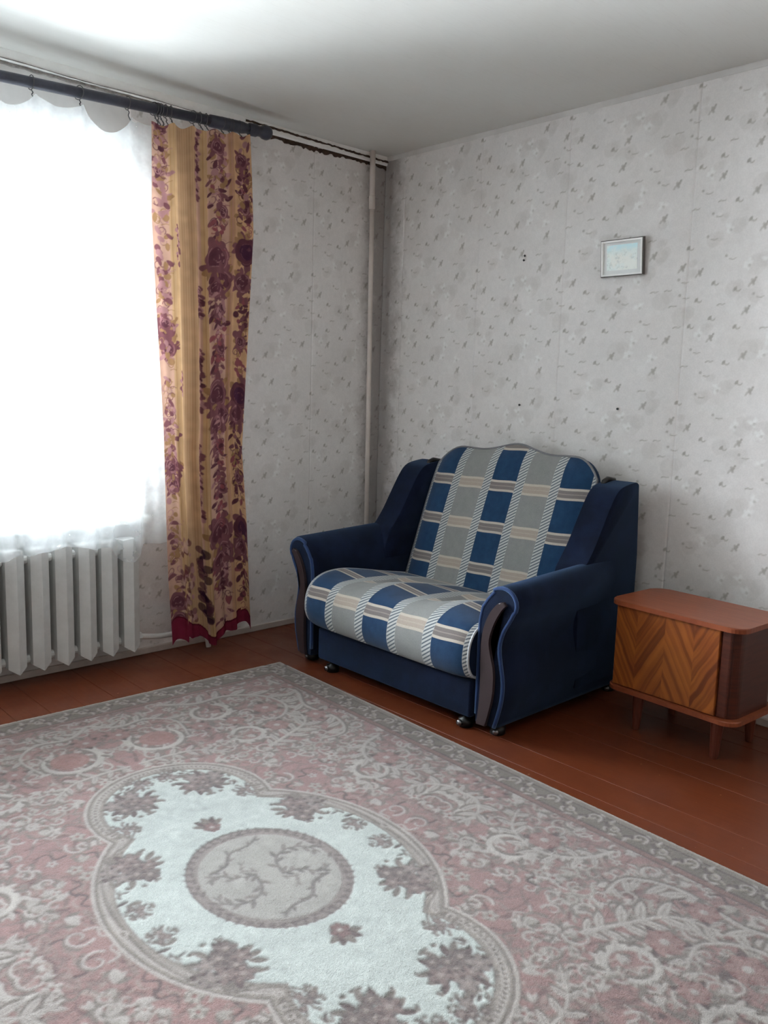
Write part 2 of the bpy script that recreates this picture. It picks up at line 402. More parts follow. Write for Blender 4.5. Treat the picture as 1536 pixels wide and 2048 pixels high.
# ------------------------------------------------------------------ radiator, section by section
rad = tag(empty('radiator', (-1.97, -.09, 0)), 'white ribbed cast-iron radiator under the window', 'radiator')
R0 = Vector(rad.location)
sec_pts = [(-.037, -.045), (-.037, -.124), (-.001, -.148), (.001, -.148), (.037, -.124), (.037, -.045), (.012, -.032), (-.012, -.032)]
b = NB(); Av, Bv, _ = prism(b, sec_pts, 'z', .068, .582)
for v in Av:
    if v.co.y > -.13: v.co.z += .024
for v in Bv:
    if v.co.y > -.13: v.co.z -= .010
sec_me = bpy.data.meshes.new('radiator_section'); bmesh.ops.recalc_face_normals(b, faces=b.faces[:]); b.to_mesh(sec_me); b.free(); sec_me.materials.append(M_white_metal)
hub = NB(); tube(hub, [(-.0145, 0, 0), (-.010, 0, 0), (.010, 0, 0), (.0145, 0, 0)], [.017, .020, .020, .017], 12)
hub_me = bpy.data.meshes.new('hub'); hub.to_mesh(hub_me); hub.free(); hub_me.materials.append(M_white_metal)
for k in range(9):
    x = -1.574-.0998*k
    o = link('radiator_section', sec_me, None, rad); o.location = Vector((x, 0, 0))-R0
    if k < 8:
        for z in (.115, .535):
            o = link('hub', hub_me, None, rad); o.location = Vector((x-.0499, -.078, z-.006))-R0
for x in (-1.524, -2.424):
    for z in (.115, .535):
        b = NB(); tube(b, [(-.012, 0, 0), (-.008, 0, 0), (.008, 0, 0), (.012, 0, 0)], [.022, .026, .026, .020], 6); o = obj('end_plug', b, M_white_metal, rad); o.location = Vector((x, -.085, z))-R0
# supply pipe running from the radiator along the wall and down through the floor
b = NB(); tube(b, spline([(-1.512, -.085, .115), (-1.47, -.085, .107), (-1.40, -.085, .098), (-1.28, -.085, .098), (-1.215, -.085, .098), (-1.185, -.088, .085), (-1.172, -.092, .05), (-1.165, -.095, .002)], 6), .0125, 12)
pp = tag(obj('radiator_pipe', b, M_white_metal, smooth=True), 'thin white pipe from the radiator bending down into the floor', 'pipe')
# riser in the corner
rise = tag(empty('heating_pipe', (-.112, -.05, 0)), 'tall thin off-white heating riser in the room corner', 'pipe')
b = NB(); tube(b, [(0, 0, 0), (-.012, 0, 1.0), (-.022, 0, 1.9), (-.026, 0, 2.215)], .0125, 14); obj('pipe_run', b, M_pipe, rise, True)
b = NB(); tube(b, [(-.026, 0, 2.205), (-.0262, 0, 2.21), (-.0275, 0, 2.27), (-.0277, 0, 2.275)], [.0135, .0165, .0165, .0145], 14); obj('coupling', b, M_pipe, rise, True)
b = NB(); tube(b, [(-.0277, 0, 2.272), (-.03, 0, HZ)], .0148, 14); obj('pipe_run', b, M_pipe, rise, True)

# ------------------------------------------------------------------ curtain rod
RY = -.14
rz = lambda x: 2.414+(max(x, -2.3)+.871)*.0475
rod = tag(empty('curtain_rod', (-1.5, RY, 2.38)), 'dark curtain rod with rings above the window', 'curtain rod')
RL = Vector(rod.location)
def rpart(name, bm, mat, smooth=True):
    for v in bm.verts: v.co -= RL
    return obj(name, bm, mat, rod, smooth)
b = NB(); tube(b, [(-4.3, RY, rz(-4.3)), (-2.3, RY, rz(-2.3)), (-.95, RY, rz(-.95))], .0205, 16); rpart('rod', b, M_rod)
b = NB(); tube(b, [(x, RY, rz(x)) for x in (-.985, -.98, -.945, -.935, -.918, -.905, -.885, -.868, -.858)], [.021, .027, .028, .023, .023, .030, .033, .026, .012], 16); rpart('finial', b, M_rod)
b = NB(); tube(b, [(x, RY, rz(x)) for x in (-1.19, -1.185, -1.12, -1.02, -.99)], [.021, .026, .027, .026, .021], 16); rpart('sleeve', b, M_rod)
for x in (-1.05, -4.2):
    b = NB(); tube(b, [(x, -.0, 2.43), (x, -.06, 2.425), (x, -.118, rz(x))], .008, 8); rpart('bracket', b, M_rod)
def ring(x, drop, tilt):
    b = NB()
    tube(b, [(x+tilt*math.sin(a)*.4, RY+.026*math.sin(a), rz(x)+.026*math.cos(a)) for a in np.linspace(0, 2*PI, 19)], .0018, 6)
    z = rz(x)-.026
    tube(b, spline([(x, RY, z), (x+.004, RY-.006, z-.01), (x-.002, RY-.010, z-drop*.6), (x+.004, RY-.014, z-drop)], 4), .0022, 6)
    tube(b, spline([(x+.004, RY-.014, z-drop), (x+.008, RY-.018, z-drop-.012), (x+.001, RY-.020, z-drop-.02)], 4), .003, 6)
    rpart('ring_hook', b, M_wire)
for x, d_ in ((-4.03, .03), (-3.84, .03), (-3.65, .03), (-3.46, .03), (-3.27, .03), (-3.08, .03), (-2.9, .03), (-2.71, .03), (-2.52, .03), (-2.33, .03), (-2.145, .03), (-1.958, .032), (-1.773, .03), (-1.57, .04),
              (-1.452, .02), (-1.438, .03), (-1.425, .02), (-1.40, .028), (-1.375, .02), (-1.27, .02), (-1.235, .018), (-1.205, .018), (-1.13, .016), (-1.09, .018), (-1.07, .016), (-1.035, .014)):
    ring(x, d_, .02*math.sin(x*40))

# ------------------------------------------------------------------ net curtain
hooks = [-4.05, -3.84, -3.65, -3.46, -3.27, -3.08, -2.9, -2.71, -2.52, -2.33, -2.145, -1.958, -1.773, -1.57, -1.41]
sag = [.04, .03, .05, .03, .04, .04, .03, .05, .035, .04, .06, .028, .082, .02]
def tul_top(x):
    for i in range(len(hooks)-1):
        if hooks[i] <= x <= hooks[i+1]:
            u = (x-hooks[i])/(hooks[i+1]-hooks[i]); return 2.322+.014*max(x+1.6, -.6)-sag[i]*(math.sin(PI*u)**.75)
    return 2.32
hemx = [-4.06, -2.6, -2.143, -2.105, -2.028, -1.947, -1.844, -1.759, -1.695, -1.672, -1.64, -1.60, -1.575, -1.55, -1.458, -1.40]
hemz = [.56, .56, .548, .562, .560, .572, .578, .556, .556, .520, .488, .482, .515, .552, .556, .556]
nx, ny = 500, 90
V = np.zeros((ny, nx, 3))
for i in range(nx):
    x = -4.05+(4.05-1.41)*i/(nx-1)
    zt = tul_top(x); zb = np.interp(x, hemx, hemz)+.006*abs(math.sin(x*34))
    for j in range(ny):
        v = j/(ny-1); z = zb+(zt-zb)*v
        fold = (.006+.008*(1-v))*(math.sin(x*36+.6*math.sin(v*3))+.5*math.sin(x*61+1.3)+.35*math.sin(x*97+v*2))
        V[j, i] = (x+.01*math.sin(z*5+x*9)*(1-v), -.176+fold-.010*(1-v)-.002, z)
t = NT('net_cloth'); p = t.objc()
tl = t.n('ShaderNodeBsdfTranslucent', 0, {'Color': (.86, .9, .92, 1)}); df = t.n('ShaderNodeBsdfDiffuse', 0, {'Color': (.84, .87, .88, 1)})
tr = t.n('ShaderNodeBsdfTransparent', 0)
sub = t.n('ShaderNodeMixShader', 0, {0: .5, 1: tl, 2: df})
f = t.ramp(t.noise(7, 4, .6, p), .35, .7, .27, .41)
mx = t.n('ShaderNodeMixShader', 0, {0: f, 1: tr, 2: sub}); t.t.links.new(mx, t.out.inputs[0]); M_net = t.m
net = link('net_curtain', grid_mesh('net_curtain', V, nx, ny), M_net)
tag(net, 'sheer white net curtain hanging across the window, scalloped hem', 'net curtain')

# ------------------------------------------------------------------ flowered curtain
cl = [(2.318, -1.497), (1.966, -1.508), (1.603, -1.494), (1.078, -1.464), (.749, -1.455), (.411, -1.446), (.15, -1.431), (.05, -1.428)]
cr = [(2.36, -1.017), (1.914, -1.005), (1.533, -1.03), (1.282, -1.047), (.958, -1.068), (.6, -1.038), (.306, -1.021), (.05, -1.004)]
def edge(tab, z):
    T = sorted(tab); return float(np.interp(z, [q[0] for q in T], [q[1] for q in T]))
CW, CH = .48, 2.22
A2 = Art(CW, CH, .0026, (208, 168, 144)); rr = random.Random(4); rng2 = np.random.default_rng(3)
GOLD = (210, 174, 130); GOLD2 = (190, 154, 120); PINK = (214, 176, 156); PUR = (132, 86, 90); PUR2 = (104, 64, 72); PURL = (180, 134, 132); OLV = (168, 130, 92); RED = (156, 62, 80)
U_ = A2.X/CW
def band(u0, u1, c):
    i0, i1 = int(u0*A2.nx), int(u1*A2.nx)+1; A2.C[:, i0:i1] = lin(c)
band(.14, .24, GOLD); band(.24, .42, GOLD2); band(.46, .52, GOLD); band(.73, .80, (196, 152, 124)); band(.8, 1, (216, 174, 132))
for k in range(16):       # pin stripes in the gold panels
    u = .25+.17*k/16; i = int(u*A2.nx); A2.C[:, i:i+1] = lin((200, 163, 121) if k % 2 else (184, 146, 106))
for u in (.16, .19, .475, .5, .745, .77, .79):
    i = int(u*A2.nx); A2.C[:, i:i+1] = lin((194, 154, 108))
def rose(x, y, R, dark=False):
    P1, P2, L = (PUR2, (84, 50, 68), PUR) if dark else (PUR, PUR2, PURL)
    for k in range(9):
        a = rr.random()*6.28; A2.leaf(x+R*.6*math.cos(a), y+R*.8*math.sin(a), R*.75, R*.45, a, OLV if k % 3 == 0 else PUR)
    for k in range(7):
        a = k*.9+rr.random()*.4; A2.dab(x+R*.42*math.cos(a), y+R*.5*math.sin(a), R*.55, lin(P1))
    A2.dab(x, y, R*.6, lin(P2))
    for k in range(9):
        a0 = rr.random()*6.28; r_ = R*(.2+.08*k)
        A2.stroke([(x+r_*math.cos(a0+q), y+r_*1.05*math.sin(a0+q)) for q in np.linspace(0, 1.1, 7)], .004, .0025, L, .7)
    for k in range(6):
        a = rr.random()*6.28; A2.leaf(x+R*.3*math.cos(a), y+R*.3*math.sin(a), R*.4, R*.2, a+1, P2)
def spray(x, y, n, spread, cols):
    for k in range(n):
        yy = y+rr.uniform(-.12, .12); xx = x+rr.uniform(-spread, spread); c_ = rr.choice(cols)
        m = rr.random()
        if m < .45: A2.leaf(xx, yy, rr.uniform(.022, .042), rr.uniform(.012, .022), rr.random()*6.28, c_)
        elif m < .7:
            a0 = rr.random()*6; A2.stroke([(xx+.012*math.cos(a0+q), yy+.015*math.sin(a0+q)) for q in np.linspace(0, 5, 12)], .003, .003, c_)
        elif m < .85: A2.stroke(spline([(xx, yy), (xx+.015, yy+.006), (xx+.028, yy+.001)], 3), .003, .002, c_)
        else: A2.dab(xx, yy, rr.uniform(.010, .016), lin(c_))
zr = [1.74, 1.15, .53]       # rows of big roses
zof = lambda z: z-.05
for i, z in enumerate(zr):
    y = zof(z)
    for u, sp_, cols in ((.07, .022, (PURL, PUR, OLV)), (.63, .035, (PUR, PUR2, PURL, (150, 88, 92))), (.90, .03, (PUR, PUR2, OLV, (150, 88, 92)))):
        for dz in (-.32, -.22, -.1, .1, .2, .30): spray(u*CW, y+dz+(.16 if u < .2 else 0), 17, sp_, cols)
    rose(.61*CW, y, .066); rose(.67*CW, y-.095, .052); rose(.60*CW, y-.13, .04); rose(.92*CW, y+(.03 if i == 0 else -.02), .060, True); rose(.89*CW, y-.11, .046); rose(.66*CW, y+.20, .03); rose(.63*CW, y-.24, .032); rose(.9*CW, y+.22, .03)
    rose(.075*CW, y-.30, .044); rose(.085*CW, y-.385, .038); rose(.07*CW, y+.52 if i == 0 else y+.31, .028)
    spray(.63*CW, y-.17, 16, .04, (PUR, PUR2, PURL)); spray(.63*CW, y+.13, 12, .03, (PUR, (150, 84, 88))); spray(.9*CW, y-.2, 14, .03, (PUR, PUR2))
for u, sp_ in ((.07, .02), (.63, .034), (.63, .034), (.9, .03), (.9, .03)):
    for z in (2.02, 2.12, 2.2): spray(u*CW, zof(z), 12, sp_, (PUR, PUR2, PURL, OLV))
rose(.62*CW, zof(2.2), .034); rose(.88*CW, zof(2.16), .034)
for z0, z1 in ((2.3, 1.98), (1.62, 1.50), (1.36, 1.1), (.95, .62)):      # slivers of the rose panel in the middle pleat
    for k in range(26): A2.dab((.44+rr.uniform(-.016, .016))*CW, zof(z0+(z1-z0)*k/25), rr.uniform(.006, .011), lin(rr.choice((PUR, PUR2, PUR, PURL))))
for z0, z1 in ((1.86, 1.70), (1.25, 1.15)):
    for k in range(16): A2.dab((.215+rr.uniform(-.018, .018))*CW, zof(z0+(z1-z0)*k/15), rr.uniform(.005, .010), lin(rr.choice((PUR, PURL))))
lo = A2.Y < zof(.62)                                        # lower part: rose panel spreads over the left pleats
for k in range(60): A2.dab((.2+rr.uniform(-.07, .09))*CW, rr.uniform(.08, .46), rr.uniform(.008, .016), lin(rr.choice((PUR, PURL, (120, 72, 72), PINK))), .8)
for k in range(40): A2.dab((.42+rr.uniform(-.06, .05))*CW, rr.uniform(.1, .42), rr.uniform(.012, .022), lin(rr.choice((PUR2, (62, 34, 52)))), .8)
hemh = .055+.02*np.sin(A2.X/CW*7+1)+.03*(A2.X/CW < .16)-.012*(A2.X/CW > .85)
A2.C[A2.Y[:, None] < hemh[None, :]] = lin((128, 42, 62)); A2.C[np.abs(A2.Y[:, None]-hemh[None, :]) < .004] = lin((98, 30, 46))
A2.C *= np.array([.80, .80, .84], np.float32)
A2.noise(rng2, .05, 40); A2.noise(rng2, .04, 9)
nx, ny = A2.nx, A2.ny
U_ = A2.X/CW; V = np.zeros((ny, nx, 3))
ridge = np.zeros(nx)
for c0, wd, h in ((.02, .05, .010), (.11, .05, .022), (.19, .045, .030), (.30, .06, .012), (.385, .045, .026), (.49, .035, .030), (.60, .09, .030), (.70, .04, .020), (.765, .035, .026), (.86, .06, .022), (.96, .05, .018)):
    ridge += h*np.exp(-((U_-c0)/wd)**2)
for j in range(ny):
    zz = A2.Y[j]; v = zz/CH
    # hem hangs unevenly, pleat by pleat
    hem = .105+.03*np.sin(U_*9.0+.5)-.03*(U_ < .16)+.015*np.sin(U_*23)
    top = 2.308+.05*U_+.008*np.cos(U_*2*PI*5)
    Z = hem+(top-hem)*v
    zm = float(Z.mean()); L, R_ = edge(cl, zm), edge(cr, zm)
    sway = .006*np.sin(zz*4+U_*7)
    V[j, :, 0] = L+(R_-L)*U_+sway*np.sin(PI*U_); V[j, :, 2] = Z
    V[j, :, 1] = -.212-ridge*(.8+.6*(1-v))+.006*np.sin(U_*40+zz*3)*(1-v)+.018*v**8
cur_me = grid_mesh('floral_curtain', V, nx, ny, A2.C)
t = NT('printed_curtain_cloth'); c = t.n('ShaderNodeAttribute', 0, attribute_name='Col')
df = t.n('ShaderNodeBsdfDiffuse', 0, {'Color': c}); tl = t.n('ShaderNodeBsdfTranslucent', 0, {'Color': c})
mx = t.n('ShaderNodeMixShader', 0, {0: .34, 1: df, 2: tl}); t.t.links.new(mx, t.out.inputs[0])
cur = link('floral_curtain', cur_me, t.m)
tag(cur, 'gold and pink curtain printed with purple roses, red hem, hanging beside the window', 'curtain')

# ------------------------------------------------------------------ rug
hx, hy, rs = .98, 1.40, .003
Q = Art(hx, hy, rs, (176, 138, 133)); rg = random.Random(21); rngr = np.random.default_rng(8)
CR = (204, 193, 185); TP = (146, 132, 124); DK = (118, 97, 93); WH = (222, 228, 222); PK = (182, 140, 134); ROSE = (160, 110, 106); BG = (190, 180, 170)
XX, YY = np.meshgrid(Q.X, Q.Y)
med = np.minimum((np.hypot(XX/.425, YY/.49)-1)*.43, np.hypot(XX, YY-.475)-.275)
def msdf(x, y): return min((math.hypot(x/.425, y/.49)-1)*.43, math.hypot(x, y-.475)-.275)
def acanthus(pts, w_, n, ll, side, c1=CR, c2=TP):
    P = spline(pts, 8); Q.stroke([(q[0]+.006, q[1]-.006) for q in P], w_*1.25, w_*.7, c2, .9)
    for k in range(n):
        i = int((k+.5)/n*(len(P)-2)); d_ = P[i+1]-P[i]; a = math.atan2(d_[1], d_[0])
        for sd in ((side,) if side else (1, -1)):
            l = ll*(.6+.5*math.sin(PI*(k+.5)/n))
            aa = a+sd*(.9+.15*math.sin(k)); x_, y_ = P[i]
            Q.leaf(x_+.004, y_-.005, l*1.1, l*.42, aa, c2, .9); Q.leaf(x_, y_, l, l*.33, aa, c1)
            Q.stroke([(x_, y_), (x_+l*.8*math.cos(aa), y_+l*.8*math.sin(aa))], .003, .002, c2, .8)
    Q.stroke(P, w_, w_*.45, c1)
for k in range(900):
    x, y, a = rg.random()*.9, rg.random()*1.3, rg.random()*6.28; l = rg.uniform(.02, .07); b_ = a+rg.uniform(-1.2, 1.2)
    Q.stroke(spline([(x, y), (x+l*math.cos(a), y+l*math.sin(a)), (x+l*math.cos(a)+l*.7*math.cos(b_), y+l*math.sin(a)+l*.7*math.sin(b_))], 4), rg.uniform(.006, .016), .004, rg.choice(((156, 132, 126), (150, 122, 116), (172, 150, 142), (140, 110, 106), (188, 170, 160))), .5)
# small all-over scrolls, leaves and blossoms
cnt = 0
while cnt < 520:
    x, y = rg.random()*.87, rg.random()*1.29
    if msdf(x, y) < .01: continue
    cnt += 1; k = rg.random(); a = rg.random()*6.28; s_ = rg.uniform(.7, 1.3)
    c1 = CR if rg.random() < .7 else BG
    if k < .40:
        Q.spiral(x+.003, y-.003, .006*s_, .032*s_, a, rg.choice((-1, 1))*rg.uniform(.7, 1.1), .006, .011, TP, .55)
        Q.spiral(x, y, .006*s_, .030*s_, a, rg.choice((-1, 1))*rg.uniform(.7, 1.1), .005, .009, c1, .85)
    elif k < .66:
        for q in range(3): Q.leaf(x, y, .034*s_, .014*s_, a+q*.65, (TP, c1, c1)[q], .85)
    elif k < .82:
        Q.rosette(x, y, .019*s_, 5, c1, ROSE, TP, a)
    else:
        Q.stroke(spline([(x, y), (x+.03*math.cos(a), y+.03*math.sin(a)), (x+.05*math.cos(a+.8), y+.05*math.sin(a+.8)), (x+.08*math.cos(a+.4), y+.08*math.sin(a+.4))], 5), .008, .004, rg.choice((c1, TP, DK)), .75)
# large C-scrolls at the ends and acanthus sweeps in the corners
for (x, y, r, a0, tn) in ((.155, .955, .105, 2.4, .82), (.155, .955, .055, .4, .6), (.42, 1.06, .085, .8, -.85), (.43, .80, .07, 3.6, .85), (.60, .30, .07, 1.0, .8), (.62, .02, .06, 1.6, -.7)):
    for dx, dy, w_, c_ in ((.007, -.008, .036, TP), (0, 0, .028, (212, 202, 194))): Q.spiral(x+dx, y+dy, r, r*.72, a0, tn, w_, w_*.5, c_, .95)
    for k in range(11):
        a = a0+2*PI*tn*k/11; Q.leaf(x+r*.96*math.cos(a), y+r*.96*math.sin(a), .036, .015, a+.7, CR if k % 2 else TP)
for (x, y) in ((.155, .955), ): Q.dab(x, y, .062, lin((176, 128, 120)), .85)
acanthus([(.30, 1.24), (.42, 1.17), (.56, 1.17), (.68, 1.08), (.70, .95), (.62, .86), (.52, .88)], .020, 12, .085, 1)
acanthus([(.80, 1.22), (.82, 1.05), (.76, .9), (.78, .72), (.72, .60), (.62, .60)], .018, 11, .075, -1)
acanthus([(.44, .66), (.54, .70), (.66, .76), (.70, .86)], .016, 7, .075, 0)
acanthus([(.80, .50), (.70, .46), (.64, .36), (.68, .24), (.78, .18)], .014, 9, .06, 0)
acanthus([(.72, .0), (.72, .06), (.66, .12), (.58, .12)], .014, 5, .06, 0)
acanthus([(.0, 1.2), (.09, 1.13), (.2, 1.14), (.28, 1.06), (.26, .92)], .016, 8, .06, 1)
acanthus([(.02, .80), (.12, .80), (.22, .78), (.3, .70)], .012, 6, .05, 0)
for (x, y, R) in ((.62, .97, .05), (.56, .80, .045), (.74, .80, .04), (.70, .34, .045), (.33, .96, .035), (.06, 1.06, .04), (.80, .06, .035), (.46, .93, .035), (.84, 1.12, .035)):
    for k in range(6): Q.leaf(x, y, R*1.5, R*.6, k*1.05+x*9, TP if k % 2 else DK, .8)
    Q.rosette(x, y, R, 6, (176, 140, 134), CR, ROSE, x*20)
# medallion
m = lambda a, b: ((med >= a) & (med < b))
Q.C[m(-9, 0)] = lin((176, 164, 154)); Q.C[m(-.006, .004)] = lin(CR); Q.C[m(-.012, -.006)] = lin(TP)
for k in range(160):      # beads along the medallion band
    a = k/160*PI/2
    rr_ = 1.0
    for _ in range(40):
        if msdf(rr_*math.sin(a), rr_*math.cos(a)) < -.028: break
        rr_ -= .03
    lo_, hi_ = rr_, rr_+.03
    for _ in range(14):
        mm = (lo_+hi_)/2
        if msdf(mm*math.sin(a), mm*math.cos(a)) < -.028: lo_ = mm
        else: hi_ = mm
    x, y = lo_*math.sin(a), lo_*math.cos(a)
    if k % 2: Q.dab(x, y, .011, lin(CR)); Q.dab(x, y, .005, lin(TP))
    else: Q.leaf(x-.008, y-.006, .022, .010, a, TP, .9)
Q.C[m(-9, -.048)] = lin(WH); Q.C[m(-.052, -.046)] = lin((168, 156, 148))
def bouquet(x, y, R, n=9):
    for k in range(13):
        a = k*.483+rg.random()*.4; Q.leaf(x+R*.55*math.cos(a), y+R*.55*math.sin(a), R*rg.uniform(.4, .62), R*.22, a+rg.uniform(-.4, .4), rg.choice((TP, (150, 136, 128), DK)), .9)
    for k in range(n):
        a = k*2.4; r_ = R*.72*math.sqrt(k/n); Q.rosette(x+r_*math.cos(a), y+r_*math.sin(a), R*rg.uniform(.24, .36), 5, rg.choice(((154, 132, 127), (140, 122, 117), (166, 150, 144))), (182, 166, 158), (106, 88, 84), a)
    for k in range(14):
        a = rg.random()*6.28; Q.dab(x+R*1.05*math.cos(a), y+R*1.05*math.sin(a), .006, lin(TP), .9)
for k in range(520):
    x, y = rg.random()*.43, rg.random()*.76; mm = msdf(x, y)
    if -.105 < mm < -.06 and math.sin(x*17+y*23)+math.sin(y*13) > -.1:
        Q.leaf(x, y, rg.uniform(.016, .034), rg.uniform(.007, .012), rg.random()*6.28, rg.choice((TP, (160, 146, 138), (172, 152, 146), DK)), .8)
bouquet(.265, .235, .085); bouquet(.115, .56, .085); bouquet(.055, .665, .045, 5); bouquet(.20, .43, .04, 5); bouquet(.33, .06, .032, 4)
for k in range(5):        # small leaf between lobes
    Q.leaf(.0, .305, .05, .022, .35+k*.6, (TP, DK)[k % 2], .9)
Q.rosette(.0, .295, .026, 5, (150, 118, 114), CR, DK)
Q.stroke(spline([(.17, .42), (.22, .36), (.29, .32), (.33, .24), (.345, .14)], 6), .006, .004, TP, .8)
# inner oval
e = np.hypot(XX/.204, YY/.235)
Q.C[e < 1] = lin((178, 168, 162)); Q.C[(e < .985) & (e > .86)] = lin((166, 152, 146)); Q.C[e < .86] = lin((194, 188, 180)); Q.C[(e < 1.01) & (e > .985)] = lin((146, 130, 124))
for k in range(22):
    a = k/22*PI/2; Q.leaf(.188*math.sin(a), .217*math.cos(a), .026, .010, a+(.9 if k % 2 else -.5), (136, 120, 116), .9)
R_full = np.concatenate([Q.C[:, :0:-1], Q.C], 1); R_full = np.concatenate([R_full[:0:-1], R_full], 0)
# border is drawn in the quadrant's strip, same on every side
F = Art(2*hx, 2*hy, rs, (0, 0, 0)); F.C = R_full.copy(); F.nx, F.ny = F.C.shape[1], F.C.shape[0]
F.X = np.arange(F.nx)*rs; F.Y = np.arange(F.ny)*rs
# wreath inside the oval (not mirrored: two laurel rings on the diagonal)
def sprig(pts, n, l, c1, c2, w_=.008):
    P = spline([(hx+a_, hy+b_) for a_, b_ in pts], 6); F.stroke(P, w_, w_*.6, c1, .9)
    for k in range(n):
        i_ = int((k+.5)/n*(len(P)-2)); d_ = P[i_+1]-P[i_]; a = math.atan2(d_[1], d_[0])+(.8 if k % 2 else -.8)
        F.leaf(P[i_][0], P[i_][1], l*rg.uniform(.75, 1.2), l*.4, a, rg.choice((c1, c2)), .95)
o1, o2 = (142, 130, 126), (156, 143, 138)
for g in (1, -1):
    R_ = lambda L: [(g*a_, g*b_) for a_, b_ in L]
    sprig(R_([(.03, -.02), (.05, .045), (.10, .072), (.15, .05), (.165, .0)]), 11, .032, o1, o2)
    sprig(R_([(.03, -.02), (.075, -.03), (.11, -.07), (.15, -.06)]), 8, .028, o1, o2)
    sprig(R_([(-.12, .09), (-.07, .10), (-.03, .145), (.03, .15), (.07, .175)]), 7, .022, o1, o2, .012)
    sprig(R_([(-.02, .03), (-.05, .06), (-.02, .09)]), 4, .018, o2, o2, .005)
    F.leaf(hx+g*.10, hy+g*.0, .045, .03, .6, (204, 198, 190), .8)
XX, YY = np.meshgrid(F.X, F.Y)
bd = np.minimum(np.minimum(XX, 2*hx-XX), np.minimum(YY, 2*hy-YY))
F.C[bd < .128] = lin((142, 128, 116)); F.C[(bd > .104) & (bd < .128)] = lin((158, 122, 114)); F.C[(bd > .100) & (bd < .106)] = lin(DK); F.C[(bd > .126) & (bd < .132)] = lin((128, 104, 98))
F.C[bd < .030] = lin((158, 144, 132)); F.C[(bd > .026) & (bd < .031)] = lin(DK); F.C[bd < .010] = lin((196, 184, 170))
def border_run(P0, dx, dy, L):
    n = int(L/.155); st = L/n
    for k in range(n):
        for ph, sg in ((0, 1), (.5, -1)):
            s0 = (k+ph+.25)*st
            def T(s_, o): return (P0[0]+dx*s_-dy*o, P0[1]+dy*s_+dx*o)
            c0 = T(s0, .065+sg*.008); a0 = rg.random()*.6+(0 if sg > 0 else PI)+math.atan2(dy, dx)
            F.spiral(c0[0]+.003, c0[1]-.003, .004, .027, a0, sg*1.15, .006, .010, DK, .85); F.spiral(c0[0], c0[1], .004, .026, a0, sg*1.15, .005, .008, CR)
            p1 = T(s0, .065); p2 = T(s0+st*.2, .065-sg*.02); p3 = T(s0+st*.42, .065-sg*.006)
            F.stroke(spline([p1, p2, p3], 5), .012, .006, (190, 178, 164))
            for q in range(4):
                b_ = T(s0+st*(.08+.09*q), .065-sg*(.012+.005*q)); F.leaf(b_[0], b_[1], .026, .011, math.atan2(dy, dx)+sg*(1.0+.5*q)+PI*(q % 2), CR if q % 2 else DK, .9)
border_run((.13, .0), 0, 1, 2*hy); border_run((2*hx, 0), 0, 1, 2*hy)
def flip(P, dx, dy, L): border_run(P, dx, dy, L)
flip((0, 0), 1, 0, 2*hx); flip((0, 2*hy-.13), 1, 0, 2*hx)
K = F.C.copy()
for ax in (0, 1): K = (np.roll(K, 1, ax)+2*K+np.roll(K, -1, ax))/4
F.C = K
F.noise(rngr, .05, 55); F.noise(rngr, .035, 12); F.noise(rngr, .03, 2.2)
F.C *= .455
F.C *= (1+rngr.normal(0, .045, F.C.shape[:2]))[..., None].astype(np.float32)
V = np.zeros((F.ny, F.nx, 3)); V[..., 0] = F.X[None, :]-hx; V[..., 1] = F.Y[:, None]-hy
lum = F.C.mean(-1); V[..., 2] = .010+.0012*(lum-lum.mean())/lum.std()*.5+rngr.normal(0, .00035, lum.shape)
for sl in (np.s_[0, :], np.s_[-1, :], np.s_[:, 0], np.s_[:, -1]): V[sl][..., 2] = .0005
rug_me = grid_mesh('rug', V, F.nx, F.ny, F.C)
t, col, nm, *_ = attr_mat('rug_pile', noise_sc=420, noise_amt=.16, bump=.5)
M_rug = t.fin(col, .95, .08, nm, **{'Sheen Weight': .25, 'Sheen Roughness': .6, 'Sheen Tint': (.9, .95, 1, 1)})
th = math.asin(-.0344)
rug = link('rug', rug_me, M_rug); rug.rotation_euler = (0, 0, th); rug.location = (-2.073, -1.878, .001)
tag(rug, 'dusty pink rug with scrollwork and a pale lobed medallion, scroll border', 'rug')

# ------------------------------------------------------------------ armchair bed
SYC = -1.10
sofa = tag(empty('armchair_bed', (-.5, SYC, 0)), 'wide navy armchair with blue and grey checked cushions in the corner', 'armchair')
S0 = Vector(sofa.location)
def spart(name, bm, mat, smooth=False, parent=None):
    for v in bm.verts: v.co -= S0
    return obj(name, bm, mat, parent or sofa, smooth)
t = NT('navy_velour'); n = t.noise(520, 2, .6, t.objc()); bign = t.noise(9, 3, .6, t.objc())
c = t.mix(t.ramp(bign, .35, .7), lin((13, 18, 34)), lin((19, 27, 50)))
M_navy = t.fin(c, .9, .12, t.bump(n, .5, .003), **{'Sheen Weight': .28, 'Sheen Roughness': .45, 'Sheen Tint': (.25, .45, .8, 1)})
t = NT('blue_welt_cord'); M_welt = t.fin(lin((34, 52, 92)), .8, .2, None, **{'Sheen Weight': .6, 'Sheen Tint': (.3, .5, .8, 1)})
M_lacq = plain('brown_lacquer', (58, 48, 50), .28, .5, var=.1, scale=8)
M_dark = plain('black_backing', (9, 9, 13), .7, .2)

